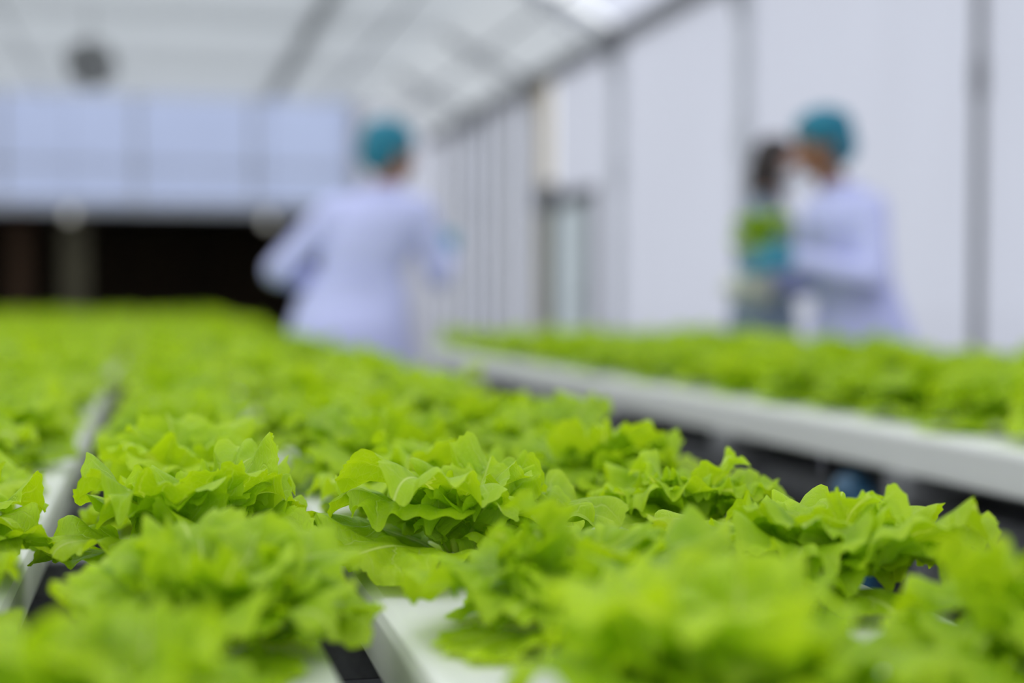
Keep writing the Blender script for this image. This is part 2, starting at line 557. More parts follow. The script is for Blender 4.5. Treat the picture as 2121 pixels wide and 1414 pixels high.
# ------------------------------------------------------------------ circulation fan, hanging bulbs
fan = empty('circulation_fan', (-0.50, 12.4, 2.93), R(8))
tag(fan, 'dark round circulation fan hanging from the ceiling at upper left', 'fan')
for yy, rr in ((-.07, .185), (0, .195), (.07, .185)):
    bm = bmesh.new()
    seg = 32
    for k in range(seg):
        a0, a1 = 2 * PI * k / seg, 2 * PI * (k + 1) / seg
        b_cone(bm, (rr * math.cos(a0), yy, rr * math.sin(a0)), (rr * math.cos(a1), yy, rr * math.sin(a1)), .008, .008, 6)
    from_bm('shroud_ring', bm, FANM, fan)
for sgn in (-1, 1):
    bm = bmesh.new()
    for rr in (.05, .085, .12, .152):
        for k in range(24):
            a0, a1 = 2 * PI * k / 24, 2 * PI * (k + 1) / 24
            b_cone(bm, (rr * math.cos(a0), sgn * .085, rr * math.sin(a0)), (rr * math.cos(a1), sgn * .085, rr * math.sin(a1)), .004, .004, 5)
    for k in range(12):
        a0 = 2 * PI * k / 12
        b_cone(bm, (0, sgn * .09, 0), (.187 * math.cos(a0), sgn * .07, .187 * math.sin(a0)), .004, .004, 5)
    from_bm('guard', bm, FANM, fan)
bm = bmesh.new()
b_cone(bm, (0, -.02, 0), (0, .14, 0), .055, .045, 18)
from_bm('motor', bm, FANM, fan)
for k in range(4):
    bm = bmesh.new()
    a = k * PI / 2 + .3
    vsb = []
    for s in range(6):
        rr = .04 + .125 * s / 5
        for t in (-1, 1):
            w = (.025 + .04 * s / 5) * t
            vsb.append(bm.verts.new((rr * math.cos(a) - w * math.sin(a), w * .55 * (1 - .4 * s / 5), rr * math.sin(a) + w * math.cos(a))))
    for s in range(5):
        bm.faces.new((vsb[2 * s], vsb[2 * s + 1], vsb[2 * s + 3], vsb[2 * s + 2]))
    f = from_bm('blade', bm, FANM, fan)
    f.modifiers.new('thick', 'SOLIDIFY').thickness = .004
tube('hanger', [(0, 0, .19), (0, 0, SCR + .01 - 2.93)], .008, FANM, fan)


def bulb(loc, label):
    t = empty('hanging_bulb', loc)
    tag(t, label, 'lamp', 'hanging bulbs at the dark opening')
    bm = bmesh.new()
    b_ball(bm, (0, 0, 0), (.05, .05, .055), 3)
    b_cone(bm, (0, 0, .035), (0, 0, .085), .035, .02, 14)
    from_bm('glass', bm, BULBM, t, True)
    bm = bmesh.new()
    b_cone(bm, (0, 0, .08), (0, 0, .14), .022, .02, 14)
    from_bm('socket', bm, PALESTEEL, t)
    tube('cord', [(0, 0, .13), (0, 0, SCR + .03 - loc[2])], .004, BLACKP, t, 6)


bulb((-0.93, 17.0, 1.93), 'left one of two small milky bulbs hanging before the dark opening')
bulb((1.27, 16.6, 1.86), 'right one of two small milky bulbs hanging before the dark opening')

# ------------------------------------------------------------------ benches and channels
CH_TOP = 0.80
CH_H = 0.048
CH_HW = 0.070


def channel_mesh(name, length, hw, h):
    """PVC growing channel, slightly rounded shoulders, open ends closed by a cap face"""
    prof = [(-hw + .004, 0), (-hw, .004), (-hw, h - .010), (-hw + .003, h - .003), (-hw + .010, h),
            (-hw * .5, h + .0008), (hw * .5, h + .0008), (hw - .010, h), (hw - .003, h - .003), (hw, h - .010), (hw, .004), (hw - .004, 0)]
    ys = np.linspace(0, length, 24)
    vv, ff = [], []
    n = len(prof)
    for y in ys:
        for x, z in prof:
            vv.append((x, y, z - h))
    for j in range(len(ys) - 1):
        for k in range(n):
            ff.append((j * n + k, j * n + (k + 1) % n, (j + 1) * n + (k + 1) % n, (j + 1) * n + k))
    ff.append(tuple(range(n))[::-1])
    ff.append(tuple((len(ys) - 1) * n + k for k in range(n)))
    me = bpy.data.meshes.new(name)
    me.from_pydata(vv, [], ff)
    me.materials.append(WHITE_PVC)
    me.validate()
    bmx = bmesh.new()
    bmx.from_mesh(me)
    bmesh.ops.recalc_face_normals(bmx, faces=bmx.faces)
    bmx.to_mesh(me)
    bmx.free()
    return me


L_X = [0.438, 0.214, 0.030, -0.171] + [-0.376 - 0.205 * k for k in range(9)]
L_Y0, L_Y1 = 0.10, 14.1
RB_ROT = R(1.1)
RB_X, RB_Y0, RB_Y1 = 1.16, 1.15, 5.62
ORD = ['first', 'second', 'third', 'fourth', 'fifth', 'sixth', 'seventh', 'eighth', 'ninth', 'tenth', 'eleventh', 'twelfth',
       'thirteenth', 'fourteenth', 'fifteenth', 'sixteenth', 'seventeenth', 'eighteenth', 'nineteenth', 'twentieth',
       'twenty-first', 'twenty-second', 'twenty-third', 'twenty-fourth', 'twenty-fifth', 'twenty-sixth', 'twenty-seventh', 'twenty-eighth',
       'twenty-ninth'] + ['thirtieth'] + ['thirty-' + q for q in ('first', 'second', 'third', 'fourth', 'fifth', 'sixth', 'seventh',
       'eighth', 'ninth')] + ['fortieth']

me_l = channel_mesh('growing_channel', L_Y1 - L_Y0, CH_HW, CH_H)
for k, x in enumerate(L_X):
    o = bpy.data.objects.new('growing_channel', me_l)
    C.objects.link(o)
    o.location = (x, L_Y0, CH_TOP)
    if k == 0:
        lab = 'white plastic growing channel at the aisle edge of the near bench'
    else:
        lab = 'white plastic growing channel on the near bench, %s from the aisle' % ORD[k]
    tag(o, lab, 'growing channel', 'channels of the near bench')

hb = empty('bench_frame', (0, 0, 0))
tag(hb, 'dark steel bench frame under the channels of the near bench', 'bench')
xl, xr = L_X[-1] - .1, L_X[0] + .075
zb = CH_TOP - CH_H
yy = 0.37
nb = 0
while yy < L_Y1:
    box('cross_bar', (xl, yy - .016, zb - .036), (xr, yy + .016, zb), DARKSTEEL, hb, 0.002)
    if nb % 3 == 0:
        for x in (xl + .03, -0.75, xr - .05):
            box('leg', (x - .02, yy - .02, 0), (x + .02, yy + .02, zb - .036), DARKSTEEL, hb)
    nb += 1
    yy += 0.36 if yy < 5 else 0.9
for x in (xl + .03, xr - .05):
    box('side_rail', (x - .018, .2, zb - .085), (x + .018, L_Y1, zb - .04), DARKSTEEL, hb)

# right bench
rb = empty('bench_frame', (RB_X, 0, 0), RB_ROT)
tag(rb, 'grey steel bench frame with black skirt across the aisle', 'bench')
R_X = [0.095, 0.305, 0.515, 0.725, 0.935]
R_Z = 0.80
CH_H2 = 0.066
me_r = channel_mesh('growing_channel', RB_Y1 - RB_Y0, 0.095, CH_H2)
Mrb = Matrix.Translation((RB_X, 0, 0)) @ Matrix.Rotation(RB_ROT, 4, 'Z')
for k, x in enumerate(R_X):
    o = bpy.data.objects.new('growing_channel', me_r)
    C.objects.link(o)
    o.location = Mrb @ Vector((x, RB_Y0, R_Z))
    o.rotation_euler = (0, 0, RB_ROT)
    lab = ('wide white growing channel along the aisle edge of the far right bench' if k == 0 else
           'white growing channel on the far right bench, %s from the aisle' % ORD[k])
    tag(o, lab, 'growing channel', 'channels of the far right bench')
zb2 = R_Z - CH_H2
for j in range(7):
    y = 1.30 + .68 * j
    box('cross_bar', (-0.015, y - .035, zb2 - .045), (1.04, y + .035, zb2), GALV, rb, 0.003)
    for x in (0.05, 0.99):
        box('leg', (x - .022, y - .022, 0), (x + .022, y + .022, zb2 - .045), GALV, rb)
for x in (0.03, 1.0):
    box('side_rail', (x + .025, RB_Y0 + .05, zb2 - .10), (x + .055, RB_Y1 - .05, zb2 - .05), DARKSTEEL, rb)
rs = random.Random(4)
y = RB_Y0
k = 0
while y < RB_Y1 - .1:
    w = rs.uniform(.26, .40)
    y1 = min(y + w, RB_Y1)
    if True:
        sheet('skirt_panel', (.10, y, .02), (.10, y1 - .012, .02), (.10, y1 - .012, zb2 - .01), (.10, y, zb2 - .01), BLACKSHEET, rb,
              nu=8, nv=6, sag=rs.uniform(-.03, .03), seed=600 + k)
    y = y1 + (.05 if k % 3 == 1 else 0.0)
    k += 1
for j in range(6):  # far-side sheets added to block wall light showing through under the bench
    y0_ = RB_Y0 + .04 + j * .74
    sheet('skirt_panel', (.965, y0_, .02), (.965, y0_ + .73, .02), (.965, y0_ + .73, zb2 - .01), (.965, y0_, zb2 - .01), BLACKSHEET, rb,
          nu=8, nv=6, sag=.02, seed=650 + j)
bp_ = empty('water_pipe', Mrb @ Vector((0.0, 2.10, 0)), RB_ROT)
tag(bp_, 'dark blue upright water pipe at the skirt of the far right bench', 'pipe')
tube('riser', [(0, 0, 0), (0, 0, .66)], .026, BLUEPIPE, bp_, 16)
tube('elbow', [(0, 0, .655), (0.0, 0.012, .68), (.0, .06, .685)], .028, BLUEPIPE, bp_, 16)
bm = bmesh.new()
b_cone(bm, (0, 0, .40), (0, 0, .46), .034, .034, 16)
from_bm('coupling', bm, BLUEPIPE, bp_)

# ------------------------------------------------------------------ lettuce


def leaf_arrays(rng, K, RG, L, e0, de, wid=0.40, ruf=0.10, lob=0.12, NW=8, cup=0.4, teeth=0.02):
    """one leaf: base at the origin, growing along +x, z up. Polar grid round the blade's middle."""
    k = np.arange(K)
    psi = -PI + 2 * PI * k / K
    ap = PI - np.abs(psi)
    cx = 0.60
    af, ab = 0.40, 0.36
    a = np.where(np.cos(psi) > 0, af, ab)
    Re = 1 / np.sqrt((np.cos(psi) / a) ** 2 + (np.sin(psi) / wid) ** 2)
    pet = np.exp(-(ap / 0.17) ** 2)
    ph = rng.uniform(0, 2 * PI, 8)
    Nl = rng.integers(6, 10)
    lw = Nl * psi / 2 + ph[0] + 0.5 * np.sin(2 * psi + ph[1])
    lobes = lob * (1.7 * (np.abs(np.cos(lw)) ** 0.7 - 0.65) + 0.4 * np.sin(3 * psi + ph[6])) * (1 - np.exp(-(ap / 0.7) ** 2))
    R0 = Re * (1 + lobes)
    R0 = R0 + (cx - R0) * pet
    nt = 64
    saw = ((psi * nt / (2 * PI) + 0.35 * np.sin(9 * psi + ph[2])) % 1.0)
    tooth = np.where(saw < 0.6, saw / 0.6, (1 - saw) / 0.4) * (0.6 + 0.8 * np.abs(np.sin(23 * psi + ph[3])))
    tooth = tooth * teeth * (1 - np.exp(-(ap / 0.6) ** 2))
    rho = (np.arange(1, RG + 1) / RG) ** 0.8
    RHO, PSI = np.meshgrid(rho, psi, indexing='ij')
    base = 1 - np.exp(-((PI - np.abs(PSI)) / 0.55) ** 2)
    RR = RHO * R0[None, :] + (RHO ** 10) * tooth[None, :]
    if RG > 6:
        w1 = NW * PSI + ph[4] + 0.8 * np.sin(2 * PSI + ph[2])
    else:
        w1 = NW * PSI + ph[4]
    fold = RHO ** 3 * ruf * 0.12 * np.cos(w1 + 0.7) * base
    RR = RR + fold * 0.6
    RR = RR + RHO ** 4 * ruf * 0.08 * np.cos((NW * 2 + 1) * PSI + ph[5] + 1.1 * np.sin(3 * PSI + ph[7])) * base
    X0 = cx + RHO * R0[None, :] * np.cos(PSI)
    Y0 = RHO * R0[None, :] * np.sin(PSI)
    X = cx + RR * np.cos(PSI)
    Y = RR * np.sin(PSI)
    w2 = (NW * 2 + 1) * PSI + ph[5] + 1.1 * np.sin(3 * PSI + ph[7])
    up = RHO ** 2.0 * ruf * 0.50 * np.tanh(1.6 * np.sin(w1)) * base
    up = up + RHO ** 4.0 * ruf * 0.50 * np.tanh(1.5 * np.sin(w2)) * (0.6 + 0.4 * np.sin(2 * PSI + ph[3])) * base
    up = up + RHO ** 8 * 0.014 * np.sin(4.3 * w1 + ph[7]) * base
    up = up - RHO ** 9 * 0.045 * (1 + np.sin(4 * PSI + ph[6])) * base
    up = up + 0.024 * np.sin(9 * X0 + ph[2]) * np.sin(8.5 * Y0 + ph[4]) * np.minimum(1, np.abs(Y0) * 7)
    up = up + cup * Y ** 2
    up = up + 0.012 * np.sin(26 * (X - 0.85 * np.abs(Y)) + ph[3]) * np.minimum(1, np.abs(Y) * 8) * base
    up = up + 0.014 * np.sin(11 * X + ph[1]) * np.sin(13 * Y + ph[0])
    X = np.concatenate([[cx], X.ravel()])
    Y = np.concatenate([[0.0], Y.ravel()])
    U = np.concatenate([[0.0], up.ravel()])
    RH = np.concatenate([[0.0], RHO.ravel()])
    # bend along the spine
    sg = np.linspace(0, 1.25, 80)
    e = e0 - de * np.clip(sg, 0, 1.25) ** 1.35
    ds = sg[1] - sg[0]
    rr = np.concatenate([[0], np.cumsum(np.cos((e[1:] + e[:-1]) / 2) * ds)])
    zz = np.concatenate([[0], np.cumsum(np.sin((e[1:] + e[:-1]) / 2) * ds)])
    xs = np.clip(X, 0, 1.25)
    ee = np.interp(xs, sg, e)
    tw = rng.uniform(-0.5, 0.5)
    Uy = U + tw * Y * np.clip(X - .2, 0, 1) * 0.8
    px = np.interp(xs, sg, rr) - np.sin(ee) * Uy
    pz = np.interp(xs, sg, zz) + np.cos(ee) * Uy
    side = rng.uniform(-0.12, 0.12)
    V = np.stack([px, Y + side * xs ** 2, pz], 1) * L
    V[:, 2] = np.maximum(V[:, 2], 0.004 + 0.0)
    co = np.stack([X, Y, RH], 1)
    # faces
    kk = np.arange(K)
    tri = np.stack([np.zeros(K, int), 1 + kk, 1 + (kk + 1) % K], 1)
    quads = []
    for j in range(RG - 1):
        a0 = 1 + j * K
        quads.append(np.stack([a0 + kk, a0 + K + kk, a0 + K + (kk + 1) % K, a0 + (kk + 1) % K], 1))
    quads = np.concatenate(quads) if quads else np.zeros((0, 4), int)
    return V, co, tri, quads


def arrays_to_mesh(name, V, co, tri, quads, m):
    me = bpy.data.meshes.new(name)
    nv, ntri, nq = len(V), len(tri), len(quads)
    me.vertices.add(nv)
    me.vertices.foreach_set('co', V.astype(np.float32).ravel())
    loops = np.concatenate([tri.ravel(), quads.ravel()]).astype(np.int32)
    me.loops.add(len(loops))
    me.loops.foreach_set('vertex_index', loops)
    me.polygons.add(ntri + nq)
    st = np.concatenate([np.arange(ntri) * 3, ntri * 3 + np.arange(nq) * 4]).astype(np.int32)
    me.polygons.foreach_set('loop_start', st)
    me.update(calc_edges=True)
    at = me.attributes.new('leafco', 'FLOAT_VECTOR', 'POINT')
    at.data.foreach_set('vector', co.astype(np.float32).ravel())
    me.materials.append(m)
    me.shade_smooth()
    return me


def head_plan(rng, size=1.0, n=(8, 8, 9)):
    """leaf parameters of one head, outermost first"""
    out = []
    az = rng.uniform(0, 2 * PI)
    tot = sum(n)
    for i in range(tot):
        az += 2.39996 + rng.uniform(-.25, .25)
        if i < n[0]:
            p = dict(L=rng.uniform(.080, .104), e0=R(rng.uniform(18, 44)), de=R(rng.uniform(30, 70)), wid=rng.uniform(.46, .58),
                     ruf=rng.uniform(.08, .13), NW=rng.integers(4, 7), cup=rng.uniform(-.2, .5), off=.010, z=.004)
        elif i < n[0] + n[1]:
            p = dict(L=rng.uniform(.074, .096), e0=R(rng.uniform(42, 66)), de=R(rng.uniform(40, 95)), wid=rng.uniform(.48, .62),
                     ruf=rng.uniform(.11, .17), NW=rng.integers(4, 8), cup=rng.uniform(0, .7), off=.008, z=.010)
        else:
            p = dict(L=rng.uniform(.052, .078), e0=R(rng.uniform(56, 80)), de=R(rng.uniform(20, 80)), wid=rng.uniform(.46, .62),
                     ruf=rng.uniform(.14, .22), NW=rng.integers(4, 8), cup=rng.uniform(.2, .9), off=.006, z=.014)
        if rng.uniform() < .16:          # a few leaves stand out of the rosette
            p['L'] *= 1.22
            p['e0'] += R(9)
        p['az'] = az
        p['L'] *= size
        out.append(p)
    return out


def leaf_of(rng, p, K, RG):
    return leaf_arrays(rng, K, RG, p['L'], p['e0'], p['de'], p['wid'], p['ruf'], rng.uniform(.08, .16), p['NW'], p['cup'],
                       teeth=.017)


def leaf_matrix(p):
    a = p['az']
    return Matrix.Translation((p['off'] * math.cos(a), p['off'] * math.sin(a), p['z'])) @ Matrix.Rotation(a, 4, 'Z')


def head_arrays(rng, K, RG, size=1.0, n=(7, 6, 6)):
    Vs, Cs, Ts, Qs, off = [], [], [], [], 0
    for p in head_plan(rng, size, n):
        V, co, t, q = leaf_of(rng, p, K, RG)
        c, s = math.cos(p['az']), math.sin(p['az'])
        W = np.stack([c * V[:, 0] - s * V[:, 1] + p['off'] * c, s * V[:, 0] + c * V[:, 1] + p['off'] * s, V[:, 2] + p['z']], 1)
        Vs.append(W)
        Cs.append(co + np.array([[rng.integers(0, 9) * 0.0, 0, 0]]))
        Ts.append(t + off)
        Qs.append(q + off)
        off += len(V)
    return np.concatenate(Vs), np.concatenate(Cs), np.concatenate(Ts), np.concatenate(Qs)


rng = np.random.default_rng(11)
# shared leaf shapes for the near but blurred heads
LIB = []
for i in range(4):
    plan = head_plan(rng, 1.0, (8, 7, 8))
    LIB.append([(p, arrays_to_mesh('leaf', *leaf_of(rng, p, 110, 8), LEAF)) for p in plan])
MIDHEADS = [arrays_to_mesh('lettuce', *head_arrays(rng, 44, 4, rng.uniform(.95, 1.08), (7, 7, 7)), LEAF) for _ in range(8)]
FARHEADS = [head_arrays(rng, 14, 2, rng.uniform(1.0, 1.12), (6, 5, 5)) for _ in range(6)]
bm = bmesh.new()
b_cone(bm, (0, 0, 0), (0, 0, .022), .013, .009, 12)
b_ball(bm, (0, 0, .022), (.009, .009, .008), 2)
STEM_ME = bpy.data.meshes.new('stem')
bm.to_mesh(STEM_ME)
bm.free()
STEM_ME.materials.append(STEM)


def zc_of(x, y):
    return y * math.cos(R(14.1)) + x * math.sin(R(14.1))


def px_of(x, y, h):
    z = zc_of(x, y)
    return 318 + 2946 * x / (math.cos(R(14.1)) * z), 612 + 2946 * h / z


def hero_head(x, y, z, rz, label, group, unique, seed, size=1.0, tilt=(0, 0)):
    t = empty('lettuce', (x, y, z), rz)
    t.rotation_euler = (tilt[0], tilt[1], rz)
    tag(t, label, 'lettuce', group)
    r_ = np.random.default_rng(seed)
    if unique:
        plan = head_plan(r_, size, (7, 7, 9))
        for p in plan:
            p['ruf'] *= 1.15
        items = [(p, arrays_to_mesh('leaf', *leaf_of(r_, p, 208, 13), LEAF)) for p in plan]
    else:
        items = LIB[seed % len(LIB)]
        t.scale = (size, size, size)
    for p, me in items:
        o = bpy.data.objects.new('leaf', me)
        C.objects.link(o)
        o.parent = t
        o.matrix_local = leaf_matrix(p)
    s = bpy.data.objects.new('stem', STEM_ME)
    C.objects.link(s)
    s.parent = t
    return t


CHN = ['aisle-edge channel of the near bench'] + ['%s channel from the aisle, near bench' % ORD[k] for k in range(1, len(L_X))]
cands = []       # (size in picture, bench, channel, index, x, y, z)
NEAR = {0: [(.462, .745), (.446, .975)], 1: [(.268, .68), (.248, .865), (.226, 1.085)],
        2: [(-.012, .625), (.030, .82), (.030, 1.06)], 3: [(-.185, .80), (-.170, 1.04)]}
SIZE = {(0, 0): .95, (0, 1): 1.03, (1, 0): .90, (1, 1): .95, (1, 2): 1.18, (2, 0): .86, (2, 1): .97, (2, 2): 1.14, (3, 1): 1.08}
first_zc = {0: .74, 1: .60, 2: .57, 3: .58}
rr = random.Random(21)
for k, x in enumerate(L_X):
    c, s = math.cos(R(14.1)), math.sin(R(14.1))
    y = (first_zc.get(k, .5 + rr.uniform(0, .2)) - x * s) / c
    idx = 0
    near = NEAR.get(k, [])
    for (xx, z) in near:
        cands.append((1 / z, 'L', k, idx, xx, (z - xx * s) / c, CH_TOP))
        idx += 1
        y = (z - xx * s) / c + .235
    while y < L_Y1 - .06:
        xx = x + rr.uniform(-.012, .012) + {0: 0.0, 1: .02, 3: -.025}.get(k, 0)
        z = zc_of(xx, y)
        if z > .4:
            u, v = px_of(xx, y, .15)
            m = 2946 * .17 / z
            if -m < u < 2121 + m and v - m < 1414 + 60:
                cands.append((1 / z, 'L', k, idx, xx, y, CH_TOP))
                idx += 1
        y += .238 + rr.uniform(-.012, .012)
for k, x in enumerate(R_X):
    y = RB_Y0 + .08 + rr.uniform(0, .1)
    idx = 0
    while y < RB_Y1 - .06:
        w = Mrb @ Vector((x + rr.uniform(-.012, .012) + (.04 if k == 0 else 0), y, R_Z))
        z = zc_of(w.x, w.y)
        u, v = px_of(w.x, w.y, .15)
        m = 2946 * .17 / z
        if -m < u < 2121 + m and v - m < 1474:
            cands.append((1 / z, 'R', k, idx, w.x, w.y, R_Z))
            idx += 1
        y += .215 + rr.uniform(-.015, .015)
cands.sort(key=lambda q: -q[0])
far = []
for n, (s_, bench, k, idx, x, y, z) in enumerate(cands):
    zc = zc_of(x, y)
    if n >= 300:
        far.append((x, y, z))
        continue
    if bench == 'L':
        where = CHN[k]
        group = 'lettuces on the near bench'
        if idx == 0:
            lab = 'green frilly lettuce nearest the camera, ' + where
        elif idx < len(ORD):
            lab = '%s lettuce, %s from the camera, %s' % ('crisp green frilly' if zc_of(x, y) < 1.4 else 'blurred green', ORD[idx], where)
        else:
            lab = 'hazy green lettuce far back, ' + where
    else:
        where = 'aisle-edge channel of right bench' if k == 0 else '%s channel from aisle, right bench' % ORD[k]
        group = 'lettuces on the far right bench'
        lab = 'blurred lettuce, %s visible from the right frame edge, %s' % (ORD[min(idx, len(ORD) - 1)], where)
    if bench == 'L' and zc < 2.0 and k <= 4:
        uq = .84 < zc < 1.36 and k <= 3
        hero_head(x, y, z, rr.uniform(0, 6.28), lab, group, uq, 40 + n, SIZE.get((k, idx), rr.uniform(.93, 1.06)), (rr.uniform(-.06, .06), rr.uniform(-.06, .06)))
    else:
        o = bpy.data.objects.new('lettuce', MIDHEADS[n % len(MIDHEADS)])
        C.objects.link(o)
        o.location = (x, y, z)
        sc = rr.uniform(.92, 1.1)
        o.scale = (sc, sc, sc * rr.uniform(.88, 1.08) * (1.0 if zc < 5 else .9))
        o.rotation_euler = (0, 0, rr.uniform(0, 6.28))
        tag(o, lab, 'lettuce', group)
Vs, Cs, Ts, Qs, off = [], [], [], [], 0
for i, (x, y, z) in enumerate(far):
    V, co, t, q = FARHEADS[i % len(FARHEADS)]
    a = rr.uniform(0, 6.28)
    c, s = math.cos(a), math.sin(a)
    sc = rr.uniform(1.0, 1.15)
    W = np.stack([(c * V[:, 0] - s * V[:, 1]) * sc + x, (s * V[:, 0] + c * V[:, 1]) * sc + y, V[:, 2] * sc * .82 + z], 1)
    Vs.append(W); Cs.append(co); Ts.append(t + off); Qs.append(q + off)
    off += len(V)
if far:
    me = arrays_to_mesh('distant_lettuces', np.concatenate(Vs), np.concatenate(Cs), np.concatenate(Ts), np.concatenate(Qs), LEAF)
    o = link_mesh('distant_lettuces', me)
    tag(o, 'mass of distant blurred lettuces at the far end of the near bench', 'lettuces', kind='stuff')
print('lettuces', len(cands), 'far', len(far))

# ------------------------------------------------------------------ people
# local frame of a person: +y is where the body faces, +x its right-hand side, z up, feet on the floor


def hand_pts(bm, wrist, d, up, side, scale=1.0, curl=0.5):
    """palm and five fingers. d: direction of the hand, up: back of the hand, side: towards the thumb"""
    w, d, up, side = Vector(wrist), Vector(d).normalized(), Vector(up).normalized(), Vector(side).normalized()
    pal = w + d * .05 * scale
    M = Matrix((d, side, up)).transposed().to_4x4()
    b_ball(bm, pal, (.052 * scale, .042 * scale, .017 * scale), 2, M)
    b_caps(bm, [w - d * .02, w + d * .03], [.026 * scale, .026 * scale])
    for i, (off, ln) in enumerate(((.030, .072), (.010, .082), (-.011, .076), (-.031, .060))):
        b0 = w + d * .085 * scale + side * off * scale
        a = curl * 0.9
        p1 = b0 + (d * math.cos(a) - up * math.sin(a)) * ln * .45 * scale
        a2 = curl * 2.0
        p2 = p1 + (d * math.cos(a2) - up * math.sin(a2)) * ln * .32 * scale
        a3 = curl * 2.8
        p3 = p2 + (d * math.cos(a3) - up * math.sin(a3)) * ln * .26 * scale
        b_caps(bm, [b0 - d * .02 * scale, p1, p2, p3], [.0105 * scale, .0098 * scale, .009 * scale, .0078 * scale], 8)
    t0 = w + d * .035 * scale + side * .032 * scale
    t1 = t0 + (d * .5 + side * .75 - up * .2).normalized() * .035 * scale
    t2 = t1 + (d * .8 + side * .1 - up * .55 * (0.5 + curl)).normalized() * .034 * scale
    b_caps(bm, [t0, t1, t2], [.014 * scale, .0115 * scale, .0095 * scale], 8)


def b_rings(bm, rings, seg=28):
    """loft of ellipses: (center, rx, ry)"""
    loops = []
    for (c, rx, ry) in rings:
        loops.append([bm.verts.new((c[0] + rx * math.cos(2 * PI * k / seg), c[1] + ry * math.sin(2 * PI * k / seg), c[2])) for k in range(seg)])
    for a, b in zip(loops, loops[1:]):
        for k in range(seg):
            bm.faces.new((a[k], a[(k + 1) % seg], b[(k + 1) % seg], b[k]))
    bm.faces.new(loops[0][::-1])
    bm.faces.new(loops[-1])


